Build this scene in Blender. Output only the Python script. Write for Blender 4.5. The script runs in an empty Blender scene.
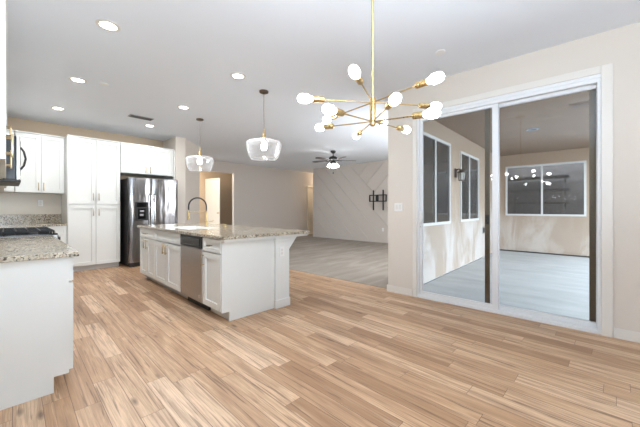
import bpy, bmesh, math, random
from math import sin, cos, pi, radians
from mathutils import Vector, Matrix
random.seed(4)
S = bpy.context.scene
COL = S.collection

# ------------------------------------------------------------------ camera, world, light, exposure
cd = bpy.data.cameras.new('camera'); cam = bpy.data.objects.new('camera', cd); COL.objects.link(cam)
cam.location = (0, 0, 1.17)
cam.rotation_euler = (radians(90), 0, radians(-(90 - 41.9)))
cd.sensor_width = 36; cd.lens = 36 * 301 / 640; cd.shift_y = -5 / 640; cd.clip_start = .02
S.camera = cam
S.view_settings.view_transform = 'Standard'; S.view_settings.look = 'None'
S.view_settings.gamma = 1; S.view_settings.exposure = 0.07
S.view_settings.use_curve_mapping = False
S.cycles.caustics_reflective = False; S.cycles.caustics_refractive = False

W = bpy.data.worlds.new('sky'); S.world = W; W.use_nodes = True
bg = W.node_tree.nodes['Background']; bg.inputs[0].default_value = (.78, .90, 1, 1); bg.inputs[1].default_value = 6.6


def area(name, loc, rot, sx, sy, power, color=(1, 1, 1), portal=False):
    l = bpy.data.lights.new(name, 'AREA'); l.shape = 'RECTANGLE'; l.size = sx; l.size_y = sy
    l.energy = power; l.color = color
    if portal: l.cycles.is_portal = True
    o = bpy.data.objects.new(name, l); COL.objects.link(o); o.location = loc; o.rotation_euler = rot
    return o


# added lamp in the unseen rear window, tilted up to brighten the ceiling
area('window_daylight_fill', (.6, -2.84, 1.6), (radians(140), 0, 0), 1.1, 1.6, 6, (.84, .92, 1))
# added upward fill lamp behind the camera, standing in for a bounced flash
area('bounced_flash_fill', (.1, -.8, 1.5), (radians(158), 0, radians(-25)), .8, .8, 195, (.74, .87, 1))
# daylight coming from the patio through the two living room windows
area('window_daylight_fill.001', (5.09, 2.16, 1.63), (radians(90), 0, 0), 1.25, 1.3, 55, (.9, .95, 1))
area('window_daylight_fill.002', (7.05, 2.16, 1.61), (radians(90), 0, 0), 1.2, 1.3, 55, (.9, .95, 1))
# open side of the patio towards the garden
area('patio_daylight', (6.9, -1.22, 1.3), (radians(90), 0, 0), 5.8, 2.7, 1, (1, 1, 1), portal=True)

# ------------------------------------------------------------------ materials
def lin(c):
    c = c / 255
    return c / 12.92 if c <= .04045 else ((c + .055) / 1.055) ** 2.4


def rgb(r, g, b): return (lin(r), lin(g), lin(b), 1)


class NT:
    """small helper to write node trees"""
    def __init__(s, name):
        s.m = bpy.data.materials.new(name); s.m.use_nodes = True
        s.t = s.m.node_tree; s.b = s.t.nodes['Principled BSDF']; s.out = s.t.nodes['Material Output']

    def n(s, typ, **kw):
        x = s.t.nodes.new(typ)
        for k, v in kw.items(): setattr(x, k, v)
        return x

    def link(s, a, b): s.t.links.new(a, b)

    def put(s, sock, v):
        if isinstance(v, bpy.types.NodeSocket): s.link(v, sock)
        else: sock.default_value = v

    def math(s, op, a, b=0.0, c=0.0):
        x = s.n('ShaderNodeMath', operation=op)
        s.put(x.inputs[0], a); s.put(x.inputs[1], b)
        if len(x.inputs) > 2: s.put(x.inputs[2], c)
        return x.outputs[0]

    def coord(s, kind='Object'): return s.n('ShaderNodeTexCoord').outputs[kind]

    def mapping(s, vec, scale=(1, 1, 1), rot=(0, 0, 0), loc=(0, 0, 0)):
        x = s.n('ShaderNodeMapping'); s.link(vec, x.inputs[0])
        x.inputs['Scale'].default_value = scale; x.inputs['Rotation'].default_value = rot; x.inputs['Location'].default_value = loc
        return x.outputs[0]

    def noise(s, vec, scale, detail=3, rough=.5, dist=0):
        x = s.n('ShaderNodeTexNoise'); s.link(vec, x.inputs['Vector'])
        x.inputs['Scale'].default_value = scale; x.inputs['Detail'].default_value = detail
        x.inputs['Roughness'].default_value = rough; x.inputs['Distortion'].default_value = dist
        return x.outputs[0]

    def ramp(s, f, stops, interp='LINEAR'):
        x = s.n('ShaderNodeValToRGB'); s.link(f, x.inputs[0]); r = x.color_ramp; r.interpolation = interp
        while len(r.elements) < len(stops): r.elements.new(.5)
        for e, (p, c) in zip(r.elements, stops): e.position = p; e.color = c
        return x.outputs[0]

    def mix(s, f, a, b, mode='MIX'):
        x = s.n('ShaderNodeMix', data_type='RGBA', blend_type=mode)
        s.put(x.inputs[0], f); s.put(x.inputs[6], a); s.put(x.inputs[7], b)
        return x.outputs[2]

    def bump(s, h, strength=.2, dist=.01):
        x = s.n('ShaderNodeBump'); s.link(h, x.inputs['Height'])
        x.inputs['Strength'].default_value = strength; x.inputs['Distance'].default_value = dist
        s.link(x.outputs[0], s.b.inputs['Normal'])

    def fin(s, color=None, rough=None, metal=None, **kw):
        if color is not None: s.put(s.b.inputs['Base Color'], color)
        if rough is not None: s.put(s.b.inputs['Roughness'], rough)
        if metal is not None: s.put(s.b.inputs['Metallic'], metal)
        for k, v in kw.items(): s.put(s.b.inputs[k.replace('_', ' ')], v)
        return s.m


def paint(name, c, rough=.5, var=.03, scale=6, bump=0, bscale=200):
    k = NT(name); co = k.coord()
    f = k.noise(co, scale, 2)
    col = k.mix(k.math('MULTIPLY', f, var * 2), rgb(*c), rgb(*[x * .8 for x in c]))
    if bump: k.bump(k.noise(co, bscale, 2), bump, .004)
    return k.fin(col, rough)


def metal(name, c, rough=.3, met=1.0, brushed=None, bump=0):
    k = NT(name); co = k.coord()
    f = k.noise(k.mapping(co, brushed or (20, 20, 20)), 10, 3)
    r = k.math('ADD', rough - .06, k.math('MULTIPLY', f, .12))
    if bump: k.bump(k.noise(k.mapping(co, (5.5, 5.5, 1.4)), 1.6, 1), bump, .03)
    return k.fin(rgb(*c), r, met)


def glow(name, c, strength):
    k = NT(name)
    return k.fin(rgb(*c), .4, 0, Emission_Color=rgb(*c), Emission_Strength=strength)


def pane(name, tint=(.97, .98, .98), refl=1.0, opaque=0.0, dark=(30, 32, 36), ior=1.5):
    """window glass: clear transmission, fresnel mirror, optionally a share of dark film"""
    k = NT(name)
    tr = k.n('ShaderNodeBsdfTransparent'); tr.inputs[0].default_value = (*tint, 1)
    body = tr.outputs[0]
    if opaque:
        df = k.n('ShaderNodeBsdfDiffuse'); df.inputs[0].default_value = rgb(*dark)
        mx = k.n('ShaderNodeMixShader'); mx.inputs[0].default_value = opaque
        k.link(body, mx.inputs[1]); k.link(df.outputs[0], mx.inputs[2]); body = mx.outputs[0]
    gl = k.n('ShaderNodeBsdfGlossy'); gl.inputs['Roughness'].default_value = .02
    fr = k.n('ShaderNodeFresnel'); fr.inputs[0].default_value = ior
    m2 = k.n('ShaderNodeMixShader'); k.link(k.math('MULTIPLY', fr.outputs[0], refl), m2.inputs[0])
    k.link(body, m2.inputs[1]); k.link(gl.outputs[0], m2.inputs[2])
    k.link(m2.outputs[0], k.out.inputs[0])
    return k.m


def shade_glass(name):
    """blown clear glass of a lamp shade: brighter towards its grazing edges"""
    k = NT(name)
    tr = k.n('ShaderNodeBsdfTransparent'); tr.inputs[0].default_value = (.97, .97, .97, 1)
    gl = k.n('ShaderNodeBsdfGlossy'); gl.inputs['Roughness'].default_value = .06
    df = k.n('ShaderNodeBsdfTranslucent'); df.inputs[0].default_value = (.95, .95, .95, 1)
    d2 = k.n('ShaderNodeBsdfDiffuse'); d2.inputs[0].default_value = (.95, .95, .95, 1)
    a = k.n('ShaderNodeAddShader'); m0 = k.n('ShaderNodeMixShader'); m0.inputs[0].default_value = .5
    k.link(df.outputs[0], m0.inputs[1]); k.link(d2.outputs[0], m0.inputs[2])
    m1 = k.n('ShaderNodeMixShader'); m1.inputs[0].default_value = .5
    k.link(m0.outputs[0], m1.inputs[1]); k.link(gl.outputs[0], m1.inputs[2])
    lw = k.n('ShaderNodeLayerWeight'); lw.inputs[0].default_value = .35
    f = k.math('ADD', .10, k.math('MULTIPLY', lw.outputs['Facing'], .6))
    m = k.n('ShaderNodeMixShader'); k.link(f, m.inputs[0]); k.link(tr.outputs[0], m.inputs[1]); k.link(m1.outputs[0], m.inputs[2])
    k.t.nodes.remove(a)
    k.link(m.outputs[0], k.out.inputs[0])
    return k.m


def wood_floor():
    k = NT('oak_plank_floor')
    v = k.mapping(k.coord(), rot=(0, 0, radians(2.5)))
    sp = k.n('ShaderNodeSeparateXYZ'); k.link(v, sp.inputs[0]); x, y = sp.outputs[0], sp.outputs[1]
    w, L = .125, .95
    xs = k.math('DIVIDE', x, w); row = k.math('FLOOR', xs); fx = k.math('FRACT', xs)
    wn = k.n('ShaderNodeTexWhiteNoise', noise_dimensions='1D'); k.link(row, wn.inputs['W'])
    ys = k.math('DIVIDE', k.math('ADD', y, k.math('MULTIPLY', wn.outputs[0], L * 3)), L)
    colm = k.math('FLOOR', ys); fy = k.math('FRACT', ys)
    cb = k.n('ShaderNodeCombineXYZ'); k.link(row, cb.inputs[0]); k.link(colm, cb.inputs[1])
    w2 = k.n('ShaderNodeTexWhiteNoise', noise_dimensions='2D'); k.link(cb.outputs[0], w2.inputs['Vector'])
    tone = w2.outputs[0]
    # grain
    cg = k.n('ShaderNodeCombineXYZ')
    k.link(k.math('ADD', x, k.math('MULTIPLY', tone, 37.0)), cg.inputs[0])
    k.link(k.math('ADD', y, k.math('MULTIPLY', tone, 91.0)), cg.inputs[1])
    g1 = k.noise(k.mapping(cg.outputs[0], (14, 1.0, 1)), 1.5, 6, .62, .7)
    g2 = k.noise(k.mapping(cg.outputs[0], (95, 2.2, 1)), 1.5, 4, .65, .3)
    g3 = k.noise(k.mapping(cg.outputs[0], (34, 1.1, 1)), 1.5, 3, .55, .5)
    base = k.ramp(tone, [(0, rgb(162, 124, 91)), (.16, rgb(194, 156, 120)), (.36, rgb(216, 181, 146)), (.52, rgb(180, 142, 107)), (.68, rgb(207, 169, 132)), (.84, rgb(231, 200, 168)), (1, rgb(199, 162, 126))])
    dark = k.ramp(g1, [(.36, (1, 1, 1, 1)), (.50, (.25, .25, .25, 1)), (.60, (0, 0, 0, 1))])
    c1 = k.mix(k.math('MULTIPLY', dark, .52), base, rgb(134, 97, 70))
    c2 = k.mix(k.math('MULTIPLY', k.ramp(g2, [(.38, (1, 1, 1, 1)), (.58, (0, 0, 0, 1))]), .45), c1, rgb(140, 102, 74))
    c2 = k.mix(k.math('MULTIPLY', k.ramp(g3, [(.57, (0, 0, 0, 1)), (.66, (1, 1, 1, 1))]), .7), c2, rgb(100, 70, 48))
    hi = k.ramp(g1, [(.56, (0, 0, 0, 1)), (.72, (1, 1, 1, 1))])
    c2 = k.mix(k.math('MULTIPLY', hi, .35), c2, rgb(236, 208, 178))
    vk = k.n('ShaderNodeTexVoronoi'); k.link(k.mapping(cg.outputs[0], (6, 1.9, 1)), vk.inputs['Vector']); vk.inputs['Scale'].default_value = 1.0
    kn = k.ramp(vk.outputs['Distance'], [(.04, (1, 1, 1, 1)), (.13, (0, 0, 0, 1))])
    c2 = k.mix(k.math('MULTIPLY', kn, .75), c2, rgb(84, 58, 40))
    # seams
    ex = k.math('LESS_THAN', k.math('MINIMUM', fx, k.math('SUBTRACT', 1, fx)), .016)
    ey = k.math('LESS_THAN', k.math('MINIMUM', fy, k.math('SUBTRACT', 1, fy)), .0016)
    seam = k.math('MAXIMUM', ex, ey)
    c3 = k.mix(k.math('MULTIPLY', seam, .7), c2, rgb(92, 64, 46))
    k.bump(k.math('SUBTRACT', k.math('MULTIPLY', g1, .3), seam), .12, .002)
    return k.fin(c3, k.math('ADD', .36, k.math('MULTIPLY', g2, .16)))


def carpet():
    k = NT('grey_beige_carpet'); co = k.coord()
    n1 = k.noise(k.mapping(co, (1, 1, 1), rot=(0, 0, radians(28))), 260, 2)
    n2 = k.noise(k.mapping(co, (.8, 3.2, 1), rot=(0, 0, radians(-38))), 1.4, 2, .5, .6)
    c = k.ramp(n2, [(.36, rgb(150, 140, 128)), (.5, rgb(160, 150, 138)), (.64, rgb(172, 161, 149))])
    c = k.mix(k.math('MULTIPLY', n1, .35), c, rgb(120, 111, 102))
    k.bump(n1, .5, .01)
    return k.fin(c, .95)


def granite():
    k = NT('speckled_cream_granite'); co = k.coord()
    n = k.noise(co, 9, 4, .6)
    c = k.ramp(n, [(.3, rgb(164, 152, 132)), (.5, rgb(192, 181, 160)), (.7, rgb(212, 203, 186))])
    v = k.n('ShaderNodeTexVoronoi'); k.link(co, v.inputs['Vector']); v.inputs['Scale'].default_value = 95
    sp = k.n('ShaderNodeSeparateColor'); k.link(v.outputs['Color'], sp.inputs[0])
    blk = k.math('GREATER_THAN', sp.outputs[0], .80); brn = k.math('GREATER_THAN', sp.outputs[1], .74); gry = k.math('GREATER_THAN', sp.outputs[2], .70)
    c = k.mix(k.math('MULTIPLY', gry, .6), c, rgb(138, 134, 126))
    c = k.mix(k.math('MULTIPLY', brn, .62), c, rgb(124, 98, 74))
    big = k.math('GREATER_THAN', k.noise(co, 30, 2), .44)
    c = k.mix(k.math('MULTIPLY', k.math('MULTIPLY', blk, big), .9), c, rgb(52, 46, 44))
    return k.fin(c, .16)


def stucco(name, base, patch, lo=.45, bump=.4, band=1.25):
    """tan stucco with pale stain patches and drips; lower band also paints in stronger light"""
    k = NT(name); co = k.coord()
    n = k.noise(k.mapping(co, (1, 1, .4)), 2.0, 4, .6, .5)
    f = k.ramp(n, [(lo - .08, (0, 0, 0, 1)), (lo + .08, (1, 1, 1, 1))])
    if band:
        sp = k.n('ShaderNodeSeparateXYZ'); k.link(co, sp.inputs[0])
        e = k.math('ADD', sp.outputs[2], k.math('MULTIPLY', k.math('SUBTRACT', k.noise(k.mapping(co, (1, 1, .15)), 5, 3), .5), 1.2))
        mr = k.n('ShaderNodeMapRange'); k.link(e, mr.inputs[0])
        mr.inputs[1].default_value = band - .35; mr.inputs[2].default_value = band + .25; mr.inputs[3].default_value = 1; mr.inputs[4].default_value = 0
        f = k.math('MULTIPLY', k.math('ADD', .25, k.math('MULTIPLY', f, .75)), mr.outputs[0])  # height fade: stain plus painted-in light low on the wall
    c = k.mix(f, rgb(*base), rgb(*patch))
    k.bump(k.noise(co, 90, 3), bump, .01)
    return k.fin(c, .9)


def concrete():
    k = NT('broom_finished_concrete'); co = k.coord()
    n = k.noise(k.mapping(co, (2.5, .7, 1)), 1.6, 5, .65)
    c = k.ramp(n, [(.3, rgb(180, 184, 187)), (.55, rgb(196, 200, 203)), (.75, rgb(208, 211, 213))])
    sp = k.n('ShaderNodeSeparateXYZ'); k.link(co, sp.inputs[0])
    j1 = k.math('LESS_THAN', k.math('ABSOLUTE', k.math('SUBTRACT', sp.outputs[0], 1.9)), .012)
    j2 = k.math('LESS_THAN', k.math('ABSOLUTE', k.math('ADD', sp.outputs[0], 1.1)), .012)
    c = k.mix(k.math('MULTIPLY', k.math('MAXIMUM', j1, j2), .6), c, rgb(110, 112, 114))
    k.bump(k.noise(co, 60, 3), .2, .005)
    return k.fin(c, .8)


M = dict(
    wall=paint('warm_greige_wall_paint', (215, 206, 195), .75, .03, 3, .08, 120),
    living=paint('shaded_wall_paint', (204, 195, 186), .75, .03, 3, .08, 120),  # same wall paint, dimmer living room light put into its colour
    tan=paint('tan_lit_wall_paint', (205, 184, 158), .75, .03, 3, .08, 120),  # on the kitchen wall, tan cast of the lighting put into the paint
    ceil=paint('white_ceiling_paint', (232, 237, 244), .85, .02, 4, .12, 90),
    trim=paint('white_trim_paint', (224, 219, 211), .4),
    cab=paint('white_cabinet_lacquer', (226, 226, 222), .35, .02),
    cabdark=paint('light_grey_toe_board', (205, 202, 198), .6),  # toe board colour, slightly greyer than the cabinet lacquer
    shade_gap=paint('dark_recess', (60, 56, 52), .8),
    granite=granite(), floor=wood_floor(), carpet=carpet(), concrete=concrete(),
    steel=metal('brushed_stainless_steel', (182, 179, 176), .36, 1, (2, 2, 60)),
    fsteel=metal('wavy_polished_stainless_steel', (140, 138, 138), .20, 1, (2, 2, 60), .35),
    sidegrey=metal('dark_grey_painted_steel', (66, 64, 63), .45, .5),
    chrome=metal('bright_steel_bar', (215, 215, 215), .15),
    brass=metal('satin_brass', (204, 178, 128), .28),
    pull=metal('champagne_brass_pull', (184, 162, 128), .35),
    bronze=metal('dark_bronze_aluminium', (112, 98, 80), .5, .4),
    nickel=metal('brown_nickel', (120, 104, 90), .4, .8),
    black=paint('black_plastic', (26, 26, 28), .35),
    blackgloss=paint('black_glass', (14, 14, 16), .08),
    castiron=paint('black_cast_iron', (24, 24, 26), .55),
    mount=paint('black_powder_coat', (28, 26, 26), .5),
    white=paint('white_plastic', (236, 235, 232), .4),
    sink=paint('white_sink_enamel', (245, 244, 240), .2),
    vinyl=paint('white_vinyl_frame', (230, 231, 232), .4),
    grey=paint('grey_metal_grille', (150, 150, 152), .5),
    glass=pane('clear_sliding_glass', (.93, .94, .94), 1.0),
    dglass=pane('dark_tinted_window_glass', (.74, .74, .76), 1.0, .26, (122, 118, 118)),
    lampglass=shade_glass('clear_blown_lamp_glass'),
    led=glow('recessed_led_diffuser', (255, 252, 248), 14),
    bulb=glow('lit_filament_bulb', (253, 253, 255), 27),
    fanbulb=glow('lit_fan_shade', (255, 252, 248), 32),
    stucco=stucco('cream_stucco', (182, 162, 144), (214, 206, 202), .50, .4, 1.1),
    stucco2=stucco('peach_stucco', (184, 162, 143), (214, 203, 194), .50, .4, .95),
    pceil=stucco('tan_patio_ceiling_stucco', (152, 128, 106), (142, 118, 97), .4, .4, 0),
    blind=paint('pale_window_blind', (226, 230, 226), .6),
    tile=paint('cream_wall_tile', (216, 206, 190), .3, .06, 5),
    door=paint('cream_white_door_paint', (240, 232, 216), .45),
    blade=paint('dark_walnut_blade', (84, 78, 76), .5),
    lamp_dark=paint('oil_rubbed_bronze', (62, 44, 36), .4),
    frost=paint('frosted_lantern_glass', (190, 190, 188), .3),
    room=paint('dim_room_paint', (186, 180, 176), .9),
    shelf=paint('dark_shelf_board', (58, 56, 58), .7),
    earth=paint('garden_gravel', (120, 112, 102), .95, .1, 3),
)

# ------------------------------------------------------------------ mesh building
class MB:
    def __init__(s): s.bm = bmesh.new()

    def box(s, x0, x1, y0, y1, z0, z1, bev=0):
        x0, x1 = sorted((x0, x1)); y0, y1 = sorted((y0, y1)); z0, z1 = sorted((z0, z1))
        vs = [s.bm.verts.new((x, y, z)) for x in (x0, x1) for y in (y0, y1) for z in (z0, z1)]
        F = [(0, 1, 3, 2), (4, 6, 7, 5), (0, 4, 5, 1), (2, 3, 7, 6), (0, 2, 6, 4), (1, 5, 7, 3)]
        fs = [s.bm.faces.new([vs[i] for i in f]) for f in F]
        if bev:
            es = list({e for f in fs for e in f.edges})
            bmesh.ops.bevel(s.bm, geom=es, offset=bev, segments=2, affect='EDGES', profile=.5)
        return s

    def prism(s, pts, axis, a, b):
        """extrude a 2-D polygon along axis from a to b"""
        def P(p, t):
            if axis == 'x': return (t, p[0], p[1])
            if axis == 'y': return (p[0], t, p[1])
            return (p[0], p[1], t)
        A = [s.bm.verts.new(P(p, a)) for p in pts]; B = [s.bm.verts.new(P(p, b)) for p in pts]
        n = len(pts); s.bm.faces.new(A); s.bm.faces.new(B[::-1])
        for i in range(n): s.bm.faces.new((A[i], B[i], B[(i + 1) % n], A[(i + 1) % n]))
        return s

    def rings(s, rings, cap=True, close=False):
        R = [[s.bm.verts.new(p) for p in r] for r in rings]; n = len(R[0])
        pairs = list(zip(R, R[1:])) + ([(R[-1], R[0])] if close else [])
        for A, B in pairs:
            for i in range(n): s.bm.faces.new((A[i], A[(i + 1) % n], B[(i + 1) % n], B[i]))
        if cap and not close: s.bm.faces.new(R[0][::-1]); s.bm.faces.new(R[-1])
        return s

    def lathe(s, prof, c=(0, 0, 0), n=24, axis=(0, 0, 1), cap=True, close=False):
        q = Vector((0, 0, 1)).rotation_difference(Vector(axis))
        rs = []
        for r, z in prof:
            rs.append([Vector(c) + q @ Vector((max(r, .0004) * cos(2 * pi * i / n), max(r, .0004) * sin(2 * pi * i / n), z)) for i in range(n)])
        return s.rings(rs, cap, close)

    def tube(s, pts, r, n=10):
        pts = [Vector(p) for p in pts]; rs = []
        up = None
        for i, p in enumerate(pts):
            t = (pts[min(i + 1, len(pts) - 1)] - pts[max(i - 1, 0)]).normalized()
            if up is None:
                up = t.orthogonal().normalized()
            else:
                up = (up - t * up.dot(t)).normalized()
            v = t.cross(up)
            rr = r[i] if isinstance(r, (list, tuple)) else r
            rs.append([p + up * rr * cos(2 * pi * k / n) + v * rr * sin(2 * pi * k / n) for k in range(n)])
        return s.rings(rs)

    def cyl(s, a, b, r, n=14): return s.tube([a, b], r, n)

    def build(s, name, mat, parent=None, smooth=False, loc=None, rotz=None):
        bmesh.ops.recalc_face_normals(s.bm, faces=s.bm.faces[:])
        me = bpy.data.meshes.new(name); s.bm.to_mesh(me); s.bm.free()
        if smooth:
            for p in me.polygons: p.use_smooth = True
            try: me.set_sharp_from_angle(angle=radians(40))
            except Exception: pass
        me.materials.append(M[mat] if isinstance(mat, str) else mat)
        o = bpy.data.objects.new(name, me); COL.objects.link(o)
        if parent: o.parent = parent
        if loc is not None: o.location = loc
        if rotz is not None: o.rotation_euler = (0, 0, rotz)
        return o


def tag(o, label=None, cat=None, group=None, kind=None):
    if label: o['label'] = label
    if cat: o['category'] = cat
    if group: o['group'] = group
    if kind: o['kind'] = kind
    return o


def thing(name, label, cat, loc=(0, 0, 0), rotz=0, group=None, kind=None):
    o = bpy.data.objects.new(name, None); COL.objects.link(o); o.empty_display_size = .1
    o.location = loc; o.rotation_euler = (0, 0, rotz)
    return tag(o, label, cat, group, kind)


def copy_tree(o, parent=None):
    c = o.copy(); COL.objects.link(c); c.parent = parent
    for ch in list(o.children): copy_tree(ch, c)
    return c


def struct(mb, name, mat, label, cat, loc=None):
    o = mb.build(name, mat, loc=loc); return tag(o, label, cat, kind='structure')


# ------------------------------------------------------------------ the setting
CH = 2.8                      # ceiling height
DX = 3.82                     # face of the sliding door wall
AX = 9.06                     # face of the accent wall
FY = 9.48                     # face of the far living wall
KY = 7.68                     # kitchen back wall
struct(MB().box(-3.1, 3.92, -2.9, 11.4, -.12, 0), 'floor', 'floor', 'light oak plank floor running through kitchen and dining area', 'floor')
struct(MB().box(3.92, 12.5, 2.13, FY + .05, -.12, .004), 'floor_carpet', 'carpet', 'grey beige carpet of the living room beyond the plank floor', 'carpet')
struct(MB().box(3.92, 12.5, FY + .05, 11.4, -.12, 0), 'floor_hall', 'floor', 'plank floor of the hall beyond the living room', 'floor')
struct(MB().box(-3.2, 4.0, -2.95, 11.5, CH, CH + .12).box(4.0, 12.6, 1.9, 11.5, CH, CH + .12), 'ceiling', 'ceil', 'smooth white ceiling over kitchen, dining and living room', 'ceiling')
# sliding door wall, with the door opening and its end towards the living room
dw = MB()
dw.box(DX, DX + .15, 1.70, 2.13, 0, CH).box(DX, DX + .15, -2.9, -.075, 0, CH).box(DX, DX + .15, -.075, 1.70, 2.42, CH)
struct(dw, 'wall_right', 'wall', 'pale beige wall around the sliding patio door', 'wall')
lw = MB()   # wall between patio and living room, with two window openings
lw.box(DX + .15, 4.40, 1.95, 2.13, 0, CH).box(5.78, 6.40, 1.95, 2.13, 0, CH).box(7.70, 9.8, 1.95, 2.13, 0, CH)
lw.box(4.40, 5.78, 1.95, 2.13, 0, .90).box(4.40, 5.78, 1.95, 2.13, 2.36, CH).box(6.40, 7.70, 1.95, 2.13, 0, .91).box(6.40, 7.70, 1.95, 2.13, 2.32, CH)
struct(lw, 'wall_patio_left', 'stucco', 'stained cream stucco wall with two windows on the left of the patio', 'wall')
# accent wall with diagonal battens
aw = MB().box(AX, AX + .16, 2.13, 8.517, 0, CH)


def batten(c, sgn, y0, y1):
    """strip on the line z = c + sgn*y between y0 and y1, clipped to the wall height"""
    z0, z1 = .09, CH - .0
    ya, yb = sorted(((z0 - c) / sgn, (z1 - c) / sgn)); ya, yb = max(ya, y0), min(yb, y1)
    if yb - ya < .15: return
    h = .026
    aw.prism([(ya, c + sgn * ya - h), (yb, c + sgn * yb - h), (yb, c + sgn * yb + h), (ya, c + sgn * ya + h)], 'x', AX - .022, AX + .01)


for i in range(7): batten(-3.9 - .62 * i, 1, 2.2, 8.5)
for i in range(6): batten(8.6 - .62 * i, -1, 2.3, (12.5 - .62 * i) / 2)
aw.box(AX - .014, AX + .01, 2.14, 8.517, 0, .09)
struct(aw, 'wall_accent', 'living', 'shade-toned taupe accent wall with diagonal raised battens in the living room', 'wall')
# far living wall with hall opening and doorway
fw = MB()
fw.box(3.9, 4.05, FY, FY + .12, 0, CH).box(4.05, 5.96, FY, FY + .12, 2.42, CH).box(5.96, 9.78, FY, FY + .12, 0, CH)
fw.box(9.78, 10.66, FY, FY + .12, 2.13, CH).box(10.66, 12.5, FY, FY + .12, 0, CH)
struct(fw, 'wall_far', 'living', 'long shade-toned taupe wall at the far side of the living room', 'wall')
struct(MB().box(3.6, 12.5, 11.3, 11.42, 0, CH), 'wall_hall_back', 'tan', 'tan wall at the back of the lit hall', 'wall')
struct(MB().box(12.38, 12.5, 8.3, 11.3, 0, CH), 'wall_hall_end', 'tan', 'tan wall closing the hall behind the accent wall', 'wall')
struct(MB().box(AX + .16, 12.38, 8.397, 8.517, 0, CH), 'wall_hall_side', 'living', 'shade-toned taupe wall behind the end of the accent wall', 'wall')
# kitchen back wall, pillar beside the refrigerator and the diagonal wall
struct(MB().box(-.75, 2.89, KY, KY + .12, 0, CH), 'wall_back', 'tan', 'kitchen wall tinted tan for its lighting, behind and above the white cabinets', 'wall')
pl = MB().prism([(2.89, 6.965), (3.10, 6.965), (3.80, 7.70), (3.80, FY + .0), (3.72, FY + .0), (3.72, 7.80), (2.89, 7.80)], 'z', 0, CH)
struct(pl, 'wall_pillar', 'wall', 'pale pillar beside the refrigerator turning into a diagonal wall', 'wall')
# kitchen left wall (rotated with its cabinets), walls behind the camera
W1 = Vector((.393, 2.53)); TL = radians(-2.0)


def KL(s, t):           # s to the right (towards the room), t away from the camera, from the near front corner
    return (W1.x + s * cos(TL) - t * sin(TL), W1.y + s * sin(TL) + t * cos(TL), 0)


struct(MB().box(-.12, 0, -.3, 5.6, 0, CH), 'wall_left', 'wall', 'beige wall behind the cooktop and left cabinets', 'wall', KL(-.645, 0)).rotation_euler = (0, 0, TL)
struct(MB().box(-3.1, -.31, 2.2, 2.32, 0, CH), 'wall_dining_left', 'wall', 'beige wall left of the dining area', 'wall')
rw = MB().box(-3.1, .0, -2.92, -2.8, 0, CH).box(1.2, DX, -2.92, -2.8, 0, CH).box(.0, 1.2, -2.92, -2.8, 0, .75).box(.0, 1.2, -2.92, -2.8, 2.45, CH)
struct(rw, 'wall_rear', 'wall', 'beige wall with an added daylight opening behind the dining area', 'wall')
sw = MB().box(-3.12, -3.0, -2.8, 2.2, 0, CH)
struct(sw, 'wall_dining_side', 'wall', 'plain beige wall at the side of the dining area', 'wall')


def base_run(name, label, segs):
    b = MB()
    for x0, x1, y0, y1 in segs:
        b.box(x0, x1, y0, y1, 0, .082)
        mx, my = (.003 if x1 - x0 > .05 else 0), (.003 if y1 - y0 > .05 else 0)
        b.box(x0 + (.004 if x1 - x0 < .05 else 0), x1 - (.004 if x1 - x0 < .05 else 0), y0 + (.004 if y1 - y0 < .05 else 0), y1 - (.004 if y1 - y0 < .05 else 0), .082, .092)
    tag(b.build(name, 'trim'), label, 'baseboard', kind='structure')


base_run('baseboard_right', 'white baseboard on the wall right of the patio door', [(DX - .014, DX, -2.7, -.16)])
base_run('baseboard_door_side', 'white baseboard on the narrow wall between door and living room', [(DX - .014, DX, 1.765, 2.13), (DX - .014, DX + .2, 2.13, 2.144)])
base_run('baseboard_far', 'white baseboard along the far living room wall', [(5.96, 9.70, FY - .014, FY)])
# door casing
cs = MB()
cs.box(DX - .022, DX, -.155, -.075, 0, 2.49, .004).box(DX - .022, DX, 1.70, 1.757, 0, 2.49, .004).box(DX - .022, DX, -.075, 1.70, 2.42, 2.49, .004)
tag(cs.build('trim_1', 'trim'), 'white casing around the sliding patio door', 'door casing', kind='structure')

# the sliding patio door
dr = thing('door_1', 'white framed sliding glass door opening to the covered patio', 'door', (DX, 0, 0), kind='structure')
fr = MB()
fr.box(.0, .13, -.075, 0 - .05, 0, 2.42).box(0, .13, 1.672, 1.70, 0, 2.42).box(0, .13, -.05, 1.672, 2.35, 2.42).box(0, .13, -.05, 1.672, 0, .035)
fr.box(-.012, .0, -.075, 1.70, 2.385, 2.42, .003).box(-.012, .03, -.06, 1.69, 0, .03, .003)
fr.box(.06, .066, -.05, 1.672, 2.325, 2.35)
fr.build('frame', 'vinyl', dr)


def panel(name, y0, y1, x0, x1, ls, rs):
    p = MB()
    p.box(x0, x1, y1 - ls, y1, .036, 2.348, .003).box(x0, x1, y0, y0 + rs, .036, 2.348, .003)
    p.box(x0, x1, y0 + rs, y1 - ls, .036, .085, .003).box(x0, x1, y0 + rs, y1 - ls, 2.312, 2.348, .003)
    o = p.build(name, 'vinyl', dr)
    xm = (x0 + x1) / 2
    MB().box(xm - .004, xm + .004, y0 + rs - .008, y1 - ls + .008, .078, 2.32).build('glass', 'glass', o)
    return o


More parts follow.
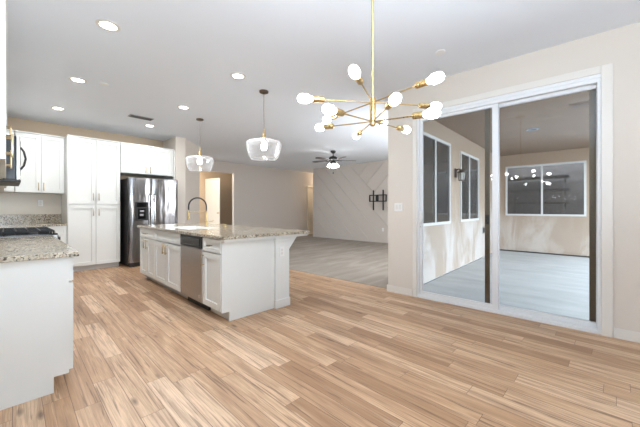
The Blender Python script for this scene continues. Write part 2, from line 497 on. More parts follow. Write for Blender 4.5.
spn = panel('sliding_panel', .762, 1.668, .008, .042, .035, .062)
panel('fixed_panel', -.048, .815, .055, .089, .05, .006)
hd = MB().box(-.022, .008, .806, .818, .86, 1.16, .003)
hd = MB().prism([(1.655, .98), (1.655, 1.13), (1.63, 1.10), (1.622, 1.055), (1.63, 1.01)], 'x', -.03, .012)
hd.build('handle', 'white', spn)
lk = MB().cyl((0, 1.655, .93), (.008, 1.655, .93), .008, 12).build('lock', 'chrome', spn)
sc = thing('screen_door', 'dark bronze screen door frame parked behind the fixed glass panel', 'screen door', (DX + .105, 0, .036))
f = MB(); f.box(0, .02, -.046, .006, 0, 2.31).box(0, .02, .868, .920, 0, 2.31).box(0, .02, .006, .868, 2.295, 2.31).box(0, .02, .006, .868, 0, .012)
f.build('frame', 'bronze', sc)
MB().box(-.012, .0, .872, .916, .95, 1.06, .003).build('latch', 'black', sc)

# ------------------------------------------------------------------ patio
PX = 9.8
struct(MB().box(3.97, PX + .2, -2.7, 1.95, -.14, -.02), 'floor_patio', 'concrete', 'pale concrete slab of the covered patio', 'patio floor', (0, 0, 0))
struct(MB().box(3.97, PX, -1.2, 1.95, 2.655, 2.76), 'ceiling_patio', 'pceil', 'tan stucco ceiling over the patio', 'ceiling')
pw = MB()
pw.box(PX, PX + .18, 1.76, 2.13, 0, 2.8).box(PX, PX + .18, -1.2, .075, 0, 2.8).box(PX, PX + .18, .075, 1.76, 0, .985).box(PX, PX + .18, .075, 1.76, 2.33, 2.8)
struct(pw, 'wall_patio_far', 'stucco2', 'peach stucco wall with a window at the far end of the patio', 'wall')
struct(MB().box(PX - .02, PX, -1.2, 1.95, -.02, .012), 'trim_2', 'shelf', 'dark weep screed along the foot of the far patio wall', 'trim')
struct(MB().box(4.0, PX - .02, 1.936, 1.95, -.02, -.012), 'trim_3', 'shelf', 'dark joint along the foot of the left patio wall', 'trim')
struct(MB().box(-12, 22, -20, -2.7, -.25, -.1), 'ground', 'earth', 'pale gravel ground outside the patio', 'ground')
# room behind the far patio window
rb = MB().box(11.0, 11.1, -.6, 2.4, 0, 2.8).box(PX + .18, 11.1, -.7, -.6, 0, 2.8).box(PX + .18, 11.1, 2.14, 2.24, 0, 2.8).box(PX + .18, 11.1, -.7, 2.24, -.1, 0)
struct(rb, 'wall_store', 'room', 'dim room behind the far patio window', 'wall')
for i, (z, lab) in enumerate(((2.02, 'top'), (1.66, 'middle'), (1.30, 'bottom'))):
    s = MB().box(10.35, 10.9, .42, 2.1, z, z + .05)
    for yy in (.5, 1.95): s.prism([(10.88, z), (10.88, z - .12), (10.6, z)], 'y', yy, yy + .03)
    tag(s.build('wall_shelf', 'shelf'), 'dark %s shelf board seen through the far patio window' % lab, 'shelf', 'shelves behind the far patio window')


def patio_window(n, label, u0, u1, z0, z1, horizontal, face, mid, blind=None):
    """u runs along X (left wall) or along Y (far wall)"""
    w = thing('window_%d' % n, label, 'window', kind='structure')
    def B(mb, a, b, d0, d1, zz0, zz1, bev=0):
        if horizontal: mb.box(a, b, face + d0, face + d1, zz0, zz1, bev)
        else: mb.box(face + d0, face + d1, a, b, zz0, zz1, bev)
        return mb
    t = .036; m = MB()
    B(m, u0 - .01, u0 + t, -.022, .035, z0 - .01, z1 + .01); B(m, u1 - t, u1 + .01, -.022, .035, z0 - .01, z1 + .01)
    B(m, u0 + t, u1 - t, -.022, .035, z1 - t, z1 + .01); B(m, u0 + t, u1 - t, -.022, .035, z0 - .01, z0 + t)
    B(m, mid - .022, mid + .022, -.018, .03, z0 + t, z1 - t)
    m.build('window_frame', 'vinyl', w)
    for a, b in ((u0 + t, mid - .022), (mid + .022, u1 - t)):
        B(MB(), a, b, -.004, .002, z0 + t, z1 - t).build('pane', 'dglass', w)
    if blind:
        a, b = blind; bl = MB(); z = z0 + .08
        while z < z1 - .08:
            B(bl, a, b, .07, .085, z, z + .036); z += .062
        B(bl, a, b, .095, .125, z1 - .09, z1 - .05)
        bl.build('blind', 'blind', w)
    return w


patio_window(1, 'left patio window nearest the sliding door, blind behind one pane', 4.40, 5.78, .90, 2.36, True, 1.95, 5.08, (4.47, 5.05))
patio_window(2, 'left patio window beyond the wall lantern', 6.40, 7.70, .91, 2.32, True, 1.95, 7.0)
w3 = patio_window(3, 'wide white framed window on the far patio wall', .075, 1.76, .985, 2.33, False, PX, .942)
vb = MB()
for i in range(16): vb.box(PX + .11, PX + .116, 1.02 + .044 * i, 1.045 + .044 * i, 1.04, 1.9)
vb.build('blind_reflection', 'room', w3)  # slats stand in for vertical blinds reflected in the pane

# wall lantern
ln = thing('wall_lantern', 'small dark bronze wall lantern between the two left patio windows', 'wall lamp', (6.10, 1.948, 1.87)); ln.scale = (.82, .82, .82)
MB().box(-.05, .05, -.03, 0, -.12, .09, .008).build('back_plate', 'lamp_dark', ln)
MB().tube([(0, -.02, .05), (0, -.08, .075), (0, -.13, .05)], .014, 8).build('arm', 'lamp_dark', ln)
MB().lathe([(.03, .06), (.095, .0), (.095, -.02), (.02, -.02)], (0, -.14, 0), 12).build('lantern_cap', 'lamp_dark', ln)
cage = MB().lathe([(.055, -.02), (.075, -.04), (.06, -.18), (.03, -.2)], (0, -.14, 0), 12).build('lantern_glass', 'frost', ln)
cg = MB()
for i in range(6):
    a = i * pi / 3; cg.cyl((.078 * cos(a), -.14 + .078 * sin(a), -.03), (.064 * cos(a), -.14 + .064 * sin(a), -.185), .006, 6)
cg.lathe([(.066, -.19), (.066, -.205), (.02, -.215)], (0, -.14, 0), 12)
cg.build('cage', 'lamp_dark', ln)
po = thing('outdoor_outlet', 'grey outdoor outlet low on the left patio wall', 'outlet', (8.14, 1.948, .64))
MB().box(-.05, .05, -.012, 0, -.085, .085, .004).build('cover_plate', 'grey', po)
MB().box(-.035, .035, -.03, -.012, -.06, .06, .006).build('flip_cover', 'sidegrey', po)
pc = thing('patio_ceiling_can', 'small dark round light in the tan patio ceiling', 'ceiling light', (6.85, .80, 2.655))
MB().lathe([(.10, 0), (.10, -.012), (.07, -.015), (.065, 0)], n=24).build('trim_ring', 'grey', pc)
MB().lathe([(.065, -.002), (.065, -.006)], n=24).build('lens', 'sidegrey', pc)
pv = thing('patio_ceiling_vent', 'pale rectangular vent in the tan patio ceiling', 'vent', (5.68, .09, 2.655))
MB().box(-.13, .13, -.13, .13, -.012, 0, .003).build('vent_frame', 'pceil', pv)
s = MB()
for i in range(7): s.box(-.11, .11, -.10 + i * .03, -.085 + i * .03, -.018, -.012)
s.build('slats', 'nickel', pv)

# ------------------------------------------------------------------ cabinet kit (front faces local -Y, x to the right, y into depth)
DT = .024


def door_mesh(x0, x1, z0, z1, rail=.062):
    g = .0045; x0 += g; x1 -= g; z0 += g; z1 -= g
    m = MB()
    if z1 - z0 < .24: r2 = .04; r1 = .04
    else: r1 = r2 = rail
    m.box(x0, x1, -.006, 0, z0, z1)
    m.box(x0, x0 + r1, -DT, -.006, z0, z1).box(x1 - r1, x1, -DT, -.006, z0, z1)
    m.box(x0 + r1, x1 - r1, -DT, -.006, z0, z0 + r2).box(x0 + r1, x1 - r1, -DT, -.006, z1 - r2, z1)
    return m


def slab_mesh(x0, x1, z0, z1):
    g = .0018
    return MB().box(x0 + g, x1 - g, -DT, 0, z0 + g, z1 - g, .003)


def pull_mesh(x, z, L=.14, vert=True):
    m = MB(); r = .0065; off = .032
    if vert:
        m.box(x - r, x + r, -DT - off - r, -DT - off + r, z - L / 2, z + L / 2, .002)
        for s in (-1, 1): m.cyl((x, -DT, z + s * L * .36), (x, -DT - off, z + s * L * .36), .005, 8)
    else:
        m.box(x - L / 2, x + L / 2, -DT - off - r, -DT - off + r, z - r, z + r, .002)
        for s in (-1, 1): m.cyl((x + s * L * .36, -DT, z), (x + s * L * .36, -DT - off, z), .005, 8)
    return m


def cabinet(name, label, loc, rotz, w, d, z0, z1, fronts, toe=0, group=None, crown=0, cat='cabinet', back_inset=.004):
    t = thing(name, label, cat, loc, rotz, group)
    b = MB().box(.001, w - .001, .001, d - back_inset, max(z0, toe), z1)
    b.build('body', 'cab', t)
    if toe:
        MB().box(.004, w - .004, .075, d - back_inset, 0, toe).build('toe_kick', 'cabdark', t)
    if crown:
        MB().box(-.0, w - .0, -DT - .008, d - back_inset, z1, z1 + crown, .004).build('crown', 'cab', t)
    for k, x0, x1, a, bz, p in fronts:
        m = slab_mesh(x0, x1, a, bz) if k == 'slab' else door_mesh(x0, x1, a, bz)
        o = m.build('drawer' if k in ('drawer', 'slab') else 'door', 'cab', t)
        if p:
            tag(pull_mesh(*p[1:], vert=(p[0] == 'v')).build('pull', 'pull', o, True), 'slim brass bar pull')
    return t


# ---- back run: pantry, over-fridge cabinet, uppers, base
PY = 7.04
cabinet('pantry_cabinet', 'tall white pantry cabinet with four shaker doors left of the refrigerator', (1.0, PY, 0), 0, .824, KY - PY, 0, 2.485,
        [('door', .004, .42, .10, 1.240, ('v', .375, 1.10)), ('door', .42, .82, .10, 1.240, ('v', .465, 1.10)),
         ('door', .004, .42, 1.250, 2.475, ('v', .375, 1.39)), ('door', .42, .82, 1.250, 2.475, ('v', .465, 1.39))], .10, crown=.022)
of = cabinet('refrigerator_cabinet', 'white two door cabinet above the refrigerator', (1.826, PY, 0), 0, 1.035, KY - PY, 1.895, 2.485,
             [('door', .006, .50, 1.90, 2.475, ('v', .455, 1.99, )), ('door', .50, .985, 1.90, 2.475, ('v', .545, 1.99))], 0, crown=.022)
o = MB().box(2.865, 2.888, PY - DT, PY + .60, 0, 2.485).build('refrigerator_side_panel', 'cab'); tag(o, 'narrow tall white panel between refrigerator and pillar', 'side panel')
UY = 7.32
cabinet('wall_cabinet', 'white two door wall cabinet left of the pantry', (.345, UY, 0), 0, .653, KY - UY, 1.45, 2.485,
        [('door', .004, .33, 1.455, 2.475, ('v', .295, 1.56)), ('door', .33, .65, 1.455, 2.475, ('v', .365, 1.56))], 0, crown=.022)
cabinet('corner_wall_cabinet', 'plain white corner wall cabinet beside the microwave', (-.06, UY, 0), 0, .402, KY - UY, 1.45, 2.485,
        [('slab', .2, .40, 1.455, 2.475, None)], 0, crown=.022)
cabinet('corner_base_cabinet', 'white base cabinet with drawers in the back corner left of the pantry', (.30, 7.06, 0), 0, .697, KY - 7.06, 0, .858,
        [('drawer', .24, .69, .69, .85, ('h', .465, .77)), ('drawer', .24, .69, .41, .69, ('h', .465, .56)), ('drawer', .24, .69, .105, .41, ('h', .465, .27))], .10)

# ---- left run (faces +X)
RL = TL + radians(90)


def kloc(s, t, z=0):
    p = KL(s, t); return (p[0], p[1], z)


bc = cabinet('base_cabinet', 'white base cabinet with a plain end panel in the left foreground', kloc(-DT, .02), RL, 1.66, .60, 0, .858,
             [('drawer', .004, .83, .69, .85, ('h', .41, .77)), ('drawer', .83, 1.65, .69, .85, ('h', 1.24, .77)),
              ('door', .004, .42, .105, .685, ('v', .37, .60)), ('door', .42, .83, .105, .685, ('v', .47, .60)),
              ('door', .83, 1.24, .105, .685, ('v', 1.19, .60)), ('door', 1.24, 1.65, .105, .685, ('v', 1.29, .60))], .10)
ep = MB().prism([(0, .10), (.0, .858), (.62, .858), (.62, 0), (.075, 0), (.075, .10)], 'x', -.02, 0)
ep.build('end_panel', 'cab', bc)
uc = cabinet('near_wall_cabinet', 'white wall cabinet cut by the left picture edge, before the microwave', kloc(-.312 - DT, .0), RL, 1.66, .30, 1.45, 2.485,
             [('door', .0, .42, 1.455, 2.475, ('v', .385, 1.60, .15)), ('door', .42, .83, 1.455, 2.475, ('v', .455, 1.60, .15)),
              ('door', .83, 1.24, 1.455, 2.475, ('v', 1.205, 1.60, .15)), ('door', 1.24, 1.65, 1.455, 2.475, ('v', 1.29, 1.60, .15))], 0, crown=.022)
cabinet('far_base_cabinet', 'white base cabinet beyond the gas range on the left wall', kloc(-DT, 2.62), RL, 1.86, .60, 0, .858,
        [('door', .004, .6, .105, .85, ('v', .55, .7)), ('door', .6, 1.2, .105, .85, ('v', .65, .7))], .10)
cabinet('far_wall_cabinet', 'white wall cabinet beyond the microwave on the left wall', kloc(-.312 - DT, 2.46), RL, 2.28, .30, 1.45, 2.485,
        [('door', .004, .6, 1.455, 2.475, ('v', .55, 1.56)), ('door', .6, 1.2, 1.455, 2.475, ('v', .65, 1.56))], 0, crown=.022)
cabinet('microwave_cabinet', 'short white cabinet above the microwave', kloc(-.312 - DT, 1.662), RL, .796, .30, 1.90, 2.485,
        [('door', .004, .398, 1.905, 2.475, ('v', .35, 1.98)), ('door', .398, .792, 1.905, 2.475, ('v', .44, 1.98))], 0, crown=.022)
# worktops
wt = MB().box(-.64, .022, -.04, 1.685, .858, .89, .003)
o = wt.build('worktop', 'granite', loc=kloc(0, 0), rotz=TL); tag(o, 'speckled cream granite worktop in the left foreground before the range', 'worktop')
o = MB().box(-.642, -.622, -.04, 1.685, .891, 1.05, .002).build('backsplash', 'granite', loc=kloc(0, 0), rotz=TL); tag(o, 'granite upstand behind the near left worktop', 'backsplash')
wt = MB().prism([(-.062, KY - .002), (.997, KY - .002), (.997, 7.02), (.565, 7.02), (.505, 5.20), (-.145, 5.22)], 'z', .858, .89)
o = wt.build('worktop', 'granite'); tag(o, 'speckled granite corner worktop beyond the range and along the back wall', 'worktop')
o = MB().box(-.055, .997, KY - .022, KY - .002, .891, 1.06, .002).build('backsplash', 'granite'); tag(o, 'dark speckled granite upstand along the kitchen back wall', 'backsplash')
o = MB().box(-.055, .997, KY - .010, KY - .002, 1.062, 1.449).build('backsplash', 'tile'); tag(o, 'cream tiled strip between granite upstand and back wall cabinets', 'backsplash')


def outlet(name, label, loc, rotz, cat='outlet', group=None, switch=False, w=.07):
    t = thing(name, label, cat, loc, rotz, group)
    MB().box(-w / 2, w / 2, -.006, 0, -.057, .057, .002).build('cover_plate', 'white', t)
    n = max(1, round(w / .07)) if switch else 1
    for i in range(n):
        x = (i - (n - 1) / 2) * .046
        if switch: MB().box(x - .016, x + .016, -.010, -.006, -.033, .033, .002).build('rocker', 'trim', t)
        else:
            for zc in (-.02, .02): MB().lathe([(.016, 0), (.016, .004)], (x, -.006, zc), 12, (0, -1, 0)).build('socket', 'trim', t)
    return t


outlet('wall_outlet', 'white outlet on the tile below the back wall cabinets', (.70, KY - .011, 1.27), 0)
outlet('light_switch', 'white double light switch on the narrow wall left of the patio door', (DX - .001, 1.97, 1.19), radians(-90), 'light switch', None, True, .12)

# gas range
rg = thing('gas_range', 'black topped gas range set into the left worktop', 'range', kloc(-.63, 1.70), TL)
MB().box(0, .66, 0, .905, 0, .885, .004).build('body', 'steel', rg)
MB().box(0, .70, -.008, .913, .893, .905, .003).build('cooktop', 'blackgloss', rg)
MB().box(.66, .685, .03, .87, .16, .74, .004).build('oven_door', 'blackgloss', rg)
MB().tube([(.685, .08, .70), (.725, .08, .70), (.725, .82, .70), (.685, .82, .70)], .011, 8).build('oven_handle', 'chrome', rg, True)
MB().box(.66, .70, .0, .905, .80, .892, .006).build('control_panel', 'steel', rg)
for i in range(5):
    MB().lathe([(.022, 0), (.019, .03)], (.70, .1 + i * .176, .845), 14, (1, 0, 0)).build('knob', 'black', rg, True)
for i in range(3):
    g = MB(); y0 = .015 + i * .295; y1 = y0 + .285; z = .925
    for yy in (y0, y1 - .012): g.box(.03, .675, yy, yy + .012, z, z + .014)
    for xx in (.03, .663): g.box(xx, xx + .012, y0, y1, z, z + .014)
    ym = (y0 + y1) / 2; g.box(.03, .675, ym - .006, ym + .006, z, z + .016)
    for xx in (.12, .2, .29, .38, .47, .56): g.box(xx, xx + .010, y0, y1, z, z + .016)
    for xx in (.03, .34, .663):
        for yy in (y0, y1 - .012): g.box(xx, xx + .012, yy, yy + .012, .905, z)
    g.build('grate', 'castiron', rg)
for x, y in ((.19, .16), (.5, .16), (.345, .452), (.19, .75), (.5, .75)):
    MB().lathe([(.055, .905), (.05, .917), (.03, .919)], (x, y, 0), 18).build('burner', 'castiron', rg, True)
# microwave
mw = thing('microwave', 'stainless over the range microwave at the left picture edge', 'microwave', kloc(-.64, 1.665), TL)
MB().box(0, .395, 0, .79, 1.455, 1.885, .004).build('body', 'black', mw)
MB().box(.396, .425, 0, .79, 1.455, 1.885, .005).build('door', 'steel', mw)
MB().box(.425, .428, .03, .56, 1.50, 1.84).build('door_window', 'blackgloss', mw)
MB().box(0, .43, -.004, .794, 1.43, 1.454, .004).build('vent_base', 'sidegrey', mw)
MB().tube([(.428, .04, 1.56), (.452, .04, 1.60), (.465, .04, 1.67), (.452, .04, 1.74), (.428, .04, 1.78)], .009, 8).build('handle', 'sidegrey', mw, True)

# refrigerator
fg = thing('refrigerator', 'stainless side by side refrigerator with black water dispenser', 'refrigerator', (1.905, 6.76, 0)); fg.scale = (1.03, 1, 1)
MB().box(0, .92, .085, .88, .02, 1.775, .006).build('body', 'sidegrey', fg)
MB().box(.02, .90, .04, .085, .0, .085, .004).build('base_grille', 'black', fg)


def fdoor(x0, x1):
    n = 10; pr = []
    for i in range(n + 1):
        u = i / n; x = x0 + (x1 - x0) * u; pr.append((x, .012 * (2 * u - 1) ** 2 + .004 * ((2 * u - 1) ** 8) * 4))
    return MB().prism(pr + [(x1, .08), (x0, .08)], 'z', .09, 1.79)


ld = fdoor(.002, .405).build('door', 'fsteel', fg, True); rd = fdoor(.412, .918).build('door', 'fsteel', fg, True)
for d, x in ((ld, .378), (rd, .44)):
    m = MB(); m.tube([(x, .005, 1.47), (x, -.045, 1.44), (x, -.05, 1.3), (x, -.05, .7), (x, -.045, .52), (x, .005, .49)], .013, 10)
    m.build('handle', 'chrome', d, True)
wd = MB().box(.10, .335, -.004, .01, .93, 1.30, .004).build('water_dispenser', 'black', ld)
MB().box(.13, .305, -.007, -.004, 1.20, 1.28).build('display', 'blackgloss', wd)
MB().box(.15, .285, -.006, -.004, .96, 1.17).build('recess', 'blackgloss', wd)
MB().box(.18, .255, -.012, -.006, 1.10, 1.135, .003).build('paddle', 'grey', wd)
MB().box(.18, .245, -.012, -.006, 1.02, 1.06, .003).build('tray_lever', 'grey', wd)
MB().box(.81, .87, .002, .008, 1.70, 1.715).build('badge', 'chrome', rd)
for x in (.02, .86): MB().box(x, x + .05, .05, .12, 1.776, 1.80, .004).build('hinge_cover', 'black', fg)

# ---- island (rotated slightly)
W0 = Vector((1.612, 2.79)); TI = radians(-2.5)


def IL(s, t, z=0):
    return (W0.x + s * cos(TI) - t * sin(TI), W0.y + s * sin(TI) + t * cos(TI), z)


RI = TI - radians(90)
ZT = .858
D0 = .02
cabinet('island_cabinet', 'white island cabinet with one drawer and door at the near corner', IL(D0, .44), RI, .42, .60, 0, ZT,
        [('drawer', .004, .416, .70, .85, ('h', .21, .775, .07)), ('door', .004, .416, .105, .695, ('v', .045, .60))], .10)
cabinet('sink_cabinet', 'white island sink cabinet with false front beside the dishwasher', IL(D0, 2.07), RI, 1.0, .60, 0, .62,
        [('drawer', .004, .996, .70, .85, None), ('door', .004, .5, .105, .695, ('v', .44, .61)), ('door', .5, .996, .105, .695, ('v', .55, .61))], .10)
cabinet('island_cabinet', 'white island cabinet with wide drawer at the far end near the refrigerator', IL(D0, 2.80), RI, .73, .60, 0, ZT,
        [('drawer', .004, .726, .70, .85, ('h', .365, .775)), ('door', .004, .365, .105, .695, ('v', .31, .61)), ('door', .365, .726, .105, .695, ('v', .42, .61))], .10)
# carcass frame of sink cabinet above the doors is the false front; dishwasher
dwm = thing('dishwasher', 'stainless dishwasher with black control strip in the island', 'dishwasher', IL(D0, 1.065), RI)
MB().box(.004, .616, .03, .58, .10, .85).build('body', 'black', dwm)
MB().box(.006, .614, -.026, .028, .105, .712, .006).build('door', 'steel', dwm)
MB().box(.006, .614, -.030, .028, .716, .852, .006).build('control_panel', 'black', dwm)
MB().box(.05, .57, -.034, -.030, .742, .828, .001).build('button_strip', 'blackgloss', dwm)
MB().box(.02, .60, .06, .3, .0, .10).build('toe_plate', 'black', dwm)
MB().lathe([(.014, 0), (.014, .002)], (.55, -.026, .17), 14, (0, -1, 0)).build('badge', 'chrome', dwm)
# end panel with post and bracket
el = thing('island_end_panel', 'white island end panel with a bracketed post carrying the worktop overhang', 'end panel', IL(0, 0), TI)
MB().prism([(.0, .10), (.0, ZT), (.66, ZT), (.66, 0), (.085, 0), (.085, .10)], 'y', 0, .018).build('panel', 'cab', el)
MB().box(.66, .86, -.035, 2.80, 0, .826).build('post', 'cab', el)
MB().box(.655, .868, -.047, 2.80, 0, .098, .004).build('base_moulding', 'cab', el)
MB().box(.655, .868, -.043, 2.80, .775, .80, .004).build('collar', 'cab', el)
MB().prism([(.86, .66), (.86, .827), (1.0, .827)], 'y', -.018, .10).build('bracket', 'cab', el)
MB().box(-.012, 1.125, -.075, .02, .827, ZT, .003).build('support_rail', 'cab', el)
outlet('island_outlet', 'white outlet near the top of the island post', IL(.745, -.0355, .66), TI)
# worktop with sink cut-out
SX0, SX1, ST0, ST1 = .14, .57, 1.17, 1.93
tp = MB(); a0, a1, b0, b1 = -.03, 1.14, -.10, 2.86
tp.box(a0, SX0, b0, b1, ZT, .89).box(SX1, a1, b0, b1, ZT, .89).box(SX0, SX1, b0, ST0, ZT, .89).box(SX0, SX1, ST1, b1, ZT, .89)
o = tp.build('worktop', 'granite', loc=IL(0, 0), rotz=TI); tag(o, 'large speckled granite worktop of the kitchen island', 'worktop')
sk = thing('kitchen_sink', 'white sink set into the island worktop', 'sink', IL(0, 0), TI)
b = MB(); z0 = .665; SX0 += .001; SX1 -= .001; ST0 += .001; ST1 -= .001
b.box(SX0, SX1, ST0, ST1, z0, z0 + .012).box(SX0, SX0 + .012, ST0, ST1, z0 + .012, .884).box(SX1 - .012, SX1, ST0, ST1, z0 + .012, .893)
b.box(SX0 + .012, SX1 - .012, ST0, ST0 + .012, z0 + .012, .884).box(SX0 + .012, SX1 - .012, ST1 - .012, ST1, z0 + .012, .893)
b.build('basin', 'sink', sk)
MB().lathe([(.04, z0 + .012), (.035, z0 + .015)], ((SX0 + SX1) / 2, (ST0 + ST1) / 2, 0), 16).build('drain', 'chrome', sk)
# spring faucet
fc = thing('kitchen_faucet', 'brass spring neck faucet with black coil behind the island sink', 'faucet', (2.35, 4.53, .891))
MB().lathe([(.027, 0), (.027, .012), (.017, .02), (.017, .09), (.011, .095), (.011, .24), (.0, .24)], n=16).build('body', 'brass', fc, True)
dx = Vector((-.85, .53, 0)).normalized(); Rr = .13
arc = [Vector((0, 0, .24))] + [dx * (Rr - Rr * cos(a)) + Vector((0, 0, .31 + Rr * 1.05 * sin(a))) for a in [pi * i / 16 for i in range(17)]] + [dx * 2 * Rr + Vector((0, 0, .245))]
co_ = MB(); pts = []
for i in range(len(arc) - 1):
    for j in range(6): pts.append(arc[i].lerp(arc[i + 1], j / 6))
rad = [.0125 if i % 2 else .0095 for i in range(len(pts))]
co_.tube(pts, rad, 8).build('spring_neck', 'black', fc, True)
MB().tube([Vector((0, 0, .225)), dx * 2 * Rr + Vector((0, 0, .225))], .005, 8).build('support_arm', 'brass', fc, True)
MB().lathe([(.010, .245), (.014, .235), (.015, .14), (.019, .125), (.019, .10), (.0, .10)], dx * 2 * Rr, 14).build('spray_head', 'brass', fc, True)
MB().tube([(0, 0, .06), (.045, -.03, .07), (.10, -.06, .085)], .006, 8).build('lever', 'brass', fc, True)
sd = thing('soap_dispenser', 'small brass button beside the faucet on the island worktop', 'soap dispenser', (2.40, 4.05, .891))
MB().lathe([(.022, 0), (.022, .01), (.012, .014), (.012, .05), (.0, .052)], n=14).build('stem', 'brass', sd, True)
MB().tube([(0, 0, .045), (-.05, .02, .05)], .006, 8).build('spout', 'brass', sd, True)

# ------------------------------------------------------------------ ceiling things
def recessed(label, x, y, first=[None]):
    if first[0] is None:
        t = thing('recessed_light', label, 'ceiling light', (x, y, CH), 0, 'recessed ceiling lights')
        MB().lathe([(.092, 0), (.092, -.006), (.066, -.009), (.062, 0)], n=28).build('trim_ring', 'trim', t, True)
        MB().lathe([(.062, -.001), (.062, -.004)], n=28).build('diffuser', 'led', t)
        l = bpy.data.lights.new('downlight', 'AREA'); l.shape = 'DISK'; l.size = .115; l.energy = 14; l.color = (.95, .975, 1)
        lo = bpy.data.objects.new('downlight', l); COL.objects.link(lo); lo.parent = t; lo.location = (0, 0, -.012)
        first[0] = t
    else:
        t = copy_tree(first[0]); t.location = (x, y, CH); t['label'] = label
    return t


recessed('recessed ceiling light nearest the top left corner of the photo', .735, 3.19)
recessed('recessed ceiling light second in the left row towards the pantry', .79, 4.83)
recessed('recessed ceiling light at the far end of the left row before the wall cabinets', .80, 6.43)
recessed('recessed ceiling light just left of the nearer pendant', 2.08, 3.22)
recessed('recessed ceiling light just left of the farther pendant', 2.14, 4.87)
recessed('recessed ceiling light before the refrigerator cabinet beside the ceiling vent', 2.17, 6.45)
cv = thing('ceiling_vent', 'long grey slotted vent in the kitchen ceiling', 'vent', (1.87, 5.98, CH))
MB().box(-.19, .19, -.085, .085, -.008, 0, .003).build('vent_frame', 'grey', cv)
s = MB()
for i in range(6): s.box(-.17, .17, -.07 + i * .025, -.058 + i * .025, -.013, -.008)
s.build('slats', 'sidegrey', cv)
for lab, x, y in (('small white round sprinkler cap between the left recessed lights', 1.045, 4.74), ('small white round cap on the ceiling above the chandelier bulbs', 3.17, 1.16)):
    t = thing('sprinkler_cap', lab, 'sprinkler', (x, y, CH), 0, 'ceiling sprinkler caps')
    MB().lathe([(.05, 0), (.05, -.006), (.03, -.010), (.0, -.011)], n=20).build('cap', 'white', t, True)

# pendants
def pendant(label, x, y, proto=[None]):
    if proto[0]:
        t = copy_tree(proto[0]); t.location = (x, y, CH); t['label'] = label; return t
    t = thing('pendant_lamp', label, 'pendant lamp', (x, y, CH), 0, 'pendant lamps over the island')
    MB().lathe([(.062, 0), (.062, -.022), (.05, -.028), (.0, -.029)], n=24).build('canopy', 'nickel', t, True)
    MB().cyl((0, 0, -.028), (0, 0, -.56), .0045, 8).build('stem', 'nickel', t, True)
    MB().lathe([(.008, -.525), (.014, -.54), (.014, -.59), (.022, -.595), (.022, -.66), (.03, -.672), (.03, -.69), (.0, -.69)], n=18).build('socket', 'brass', t, True)
    pr = [(.045, -.678), (.11, -.682), (.175, -.692), (.222, -.705), (.238, -.722), (.241, -.75), (.235, -.79), (.222, -.84), (.208, -.89), (.200, -.915), (.190, -.935), (.174, -.945)]
    sh = pr + [(r - .004, z + .0025) for r, z in pr[::-1]]
    MB().lathe(sh, n=48, cap=False, close=True).build('shade', 'lampglass', t, True)
    MB().lathe([(.013, -.69), (.022, -.71), (.038, -.755), (.041, -.785), (.032, -.815), (.0, -.828)], n=18).build('bulb', 'bulb', t, True)
    proto[0] = t
    return t


pendant('clear glass pendant lamp over the near part of the island', 2.59, 3.37)
pendant('clear glass pendant lamp over the far part of the island near the pillar', 2.62, 5.29)

# chandelier
CX, CY = 1.464, .914
ch = thing('chandelier', 'brass twelve arm chandelier with lit bulbs hanging before the patio door', 'chandelier', (CX, CY, CH))
MB().lathe([(.065, 0), (.065, -.02), (.05, -.028), (.0, -.029)], n=24).build('canopy', 'brass', ch, True)
MB().cyl((0, 0, -.028), (0, 0, -1.16), .0075, 12).build('stem', 'brass', ch, True)
MB().lathe([(.009, -1.0), (.016, -1.005), (.016, -1.155), (.011, -1.165), (.0, -1.165)], n=18).build('hub', 'brass', ch, True)
ARMS = [(1, (-.934, -.356, .001)), (1, (-.891, .447, -.08)), (0, (-.995, -.045, -.087)), (1, (.179, .984, .001)), (0, (.019, .995, .1)),
        (0, (.67, .741, .044)), (0, (.904, .356, .238)), (0, (.997, -.012, .077)), (0, (-.70, -.712, -.054)), (1, (-.239, -.971, -.021)),
        (1, (.831, -.555, .03)), (0, (-.284, -.946, -.153))]
for up_, dd in ARMS:
    d = Vector(dd).normalized(); r0 = Vector((0, 0, (1.769 if up_ else 1.661) - CH))
    a = MB().cyl(r0, r0 + d * .31, .0038, 8).build('arm', 'brass', ch, True)
    MB().lathe([(.010, .295), (.0165, .30), (.0165, .365), (.0, .366)], r0, 16, d).build('socket', 'brass', a, True)
    MB().lathe([(.013, .366), (.015, .375), (.024, .392), (.0235, .408), (.0238, .420), (.020, .433), (.011, .442), (.0, .444)], r0, 18, d).build('bulb', 'bulb', a, True)

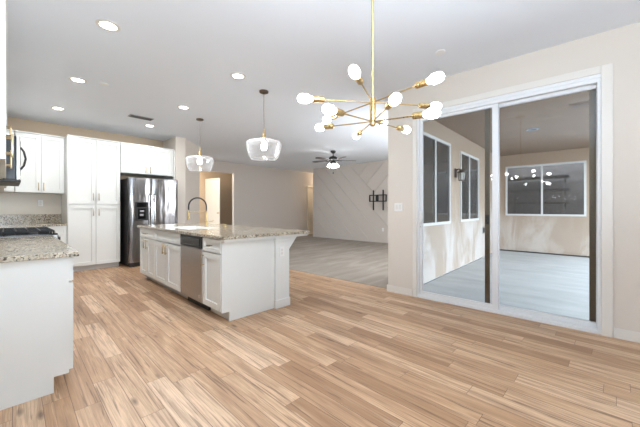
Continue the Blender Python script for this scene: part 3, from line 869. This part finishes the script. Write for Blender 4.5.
# ceiling fan
cf = thing('ceiling_fan', 'dark five blade ceiling fan with lit shades in the living room', 'ceiling fan', (6.6, 5.42, CH), radians(20))
MB().lathe([(.075, 0), (.07, -.04), (.03, -.07), (.0, -.071)], n=22).build('canopy', 'black', cf, True)
MB().cyl((0, 0, -.06), (0, 0, -.16), .013, 10).build('downrod', 'black', cf, True)
MB().lathe([(.03, -.15), (.09, -.165), (.125, -.20), (.125, -.25), (.10, -.275), (.06, -.285), (.06, -.32), (.08, -.33), (.075, -.36), (.0, -.365)], n=26).build('motor', 'black', cf, True)
for i in range(5):
    an = 2 * pi * i / 5 + .2; ca, sa = cos(an), sin(an)
    m = MB(); pts = [(.17, -.05), (.24, -.062), (.60, -.072), (.655, -.05), (.67, 0), (.655, .05), (.60, .072), (.24, .062), (.17, .05)]
    tl = .12
    A = [m.bm.verts.new((x * ca - y * sa, x * sa + y * ca, -.262 + y * tl)) for x, y in pts]
    B = [m.bm.verts.new((x * ca - y * sa, x * sa + y * ca, -.270 + y * tl)) for x, y in pts]
    m.bm.faces.new(A); m.bm.faces.new(B[::-1])
    for k in range(len(pts)): m.bm.faces.new((A[k], B[k], B[(k + 1) % len(pts)], A[(k + 1) % len(pts)]))
    bl = m.build('blade', 'blade', cf)
    MB().tube([(.09 * ca, .09 * sa, -.262), (.15 * ca, .15 * sa, -.274), (.25 * ca, .25 * sa, -.273)], .012, 8).build('blade_arm', 'black', bl, True)
for i in range(3):
    an = 2 * pi * i / 3 + .3; v = Vector((cos(an), sin(an), 0))
    arm = MB().tube([v * .06 + Vector((0, 0, -.345)), v * .09 + Vector((0, 0, -.35)), v * .10 + Vector((0, 0, -.375))], .010, 8).build('light_arm', 'black', cf, True)
    ax = (v * .45 + Vector((0, 0, -1))).normalized()
    MB().lathe([(.02, 0), (.032, .02), (.045, .06), (.05, .10), (.0, .102)], v * .10 + Vector((0, 0, -.37)), 18, ax).build('lamp_shade', 'fanbulb', arm, True)
pch = MB().cyl((0, 0, -.36), (0, 0, -.60), .0025, 6).build('pull_chain', 'black', cf)
MB().lathe([(.0, 0), (.016, .015), (.016, .04), (.0, .05)], (0, 0, -.65), 10).build('chain_knob', 'black', pch, True)

# TV wall mount
tv = thing('tv_wall_mount', 'black empty television wall bracket on the accent wall', 'tv mount', (AX - .017, 5.43, 1.53))
m = MB()
m.box(-.03, 0, -.34, .34, .085, .115).box(-.03, 0, -.34, .34, -.125, -.095).box(-.03, 0, -.34, -.31, -.095, .085).box(-.03, 0, .31, .34, -.095, .085)
m.build('wall_plate', 'mount', tv)
MB().box(-.06, -.03, -.04, .06, -.125, .115).build('arm_block', 'mount', tv)
for y in (-.24, .14):
    MB().box(-.085, -.055, y - .02, y + .02, -.42, .27, .003).build('bracket_arm', 'mount', tv)
    MB().box(-.054, -.03, y - .018, y + .018, .09, .11).build('hook', 'mount', tv)
ow = outlet('media_outlet', 'pale outlet low on the accent wall by the picture centre edge', (AX - .017, 5.24, .45), radians(-90))

# ------------------------------------------------------------------ hall doors
hdn = thing('door_2', 'white panel door standing ajar in the lit hall', 'door', (5.84, 11.28, 0), radians(-78), kind='structure')
m = MB().box(0, .80, -.04, 0, 0.01, 2.33)
for z0, z1 in ((.2, 1.0), (1.15, 2.15)):
    for x0, x1 in ((.1, .37), (.43, .70)): m.box(x0, x1, -.046, -.04, z0, z1, .003)
m.build('leaf', 'door', hdn)
MB().lathe([(.03, 0), (.012, .02), (.012, .04), (.028, .055), (.0, .075)], (.74, -.04, 1.0), 14, (0, -1, 0)).build('knob', 'brass', hdn, True)
d3 = thing('door_3', 'cream door in the far doorway beside the accent wall', 'door', (9.78, FY, 0), kind='structure')
m = MB(); m.box(-.08, .0, -.02, .13, 0, 2.21, .003).box(.88, .96, -.02, .13, 0, 2.21, .003).box(0, .88, -.02, .13, 2.13, 2.21, .003); m.build('door_frame', 'door', d3)
m = MB().box(.004, .876, .05, .09, .01, 2.126)
for z0, z1 in ((.2, 1.0), (1.15, 1.95)):
    for x0, x1 in ((.12, .40), (.48, .76)): m.box(x0, x1, .044, .05, z0, z1, .003)
m.build('leaf', 'door', d3)
MB().lathe([(.03, 0), (.012, .02), (.012, .04), (.028, .055), (.0, .075)], (.80, .05, 1.0), 14, (0, -1, 0)).build('knob', 'brass', d3, True)


def hall_lamp(label, x, y, power, z=CH):
    t = thing('hall_ceiling_lamp', label, 'ceiling lamp', (x, y, z), 0, 'hall ceiling lamps')
    MB().lathe([(.13, 0), (.13, -.02), (.115, -.025), (.0, -.026)], n=24).build('base', 'nickel', t, True)
    MB().lathe([(.12, -.026), (.11, -.06), (.07, -.085), (.0, -.095)], n=24).build('lamp_shade', 'led', t, True)
    l = bpy.data.lights.new('lamp_light', 'POINT'); l.energy = power; l.color = (1, .80, .55); l.shadow_soft_size = .1
    o = bpy.data.objects.new('lamp_light', l); COL.objects.link(o); o.parent = t; o.location = (0, 0, -.22)


hall_lamp('warm ceiling lamp of the hall behind the far opening', 5.35, 10.1, 20)
hall_lamp('warm ceiling lamp of the passage behind the accent wall', 10.6, 9.05, 20)
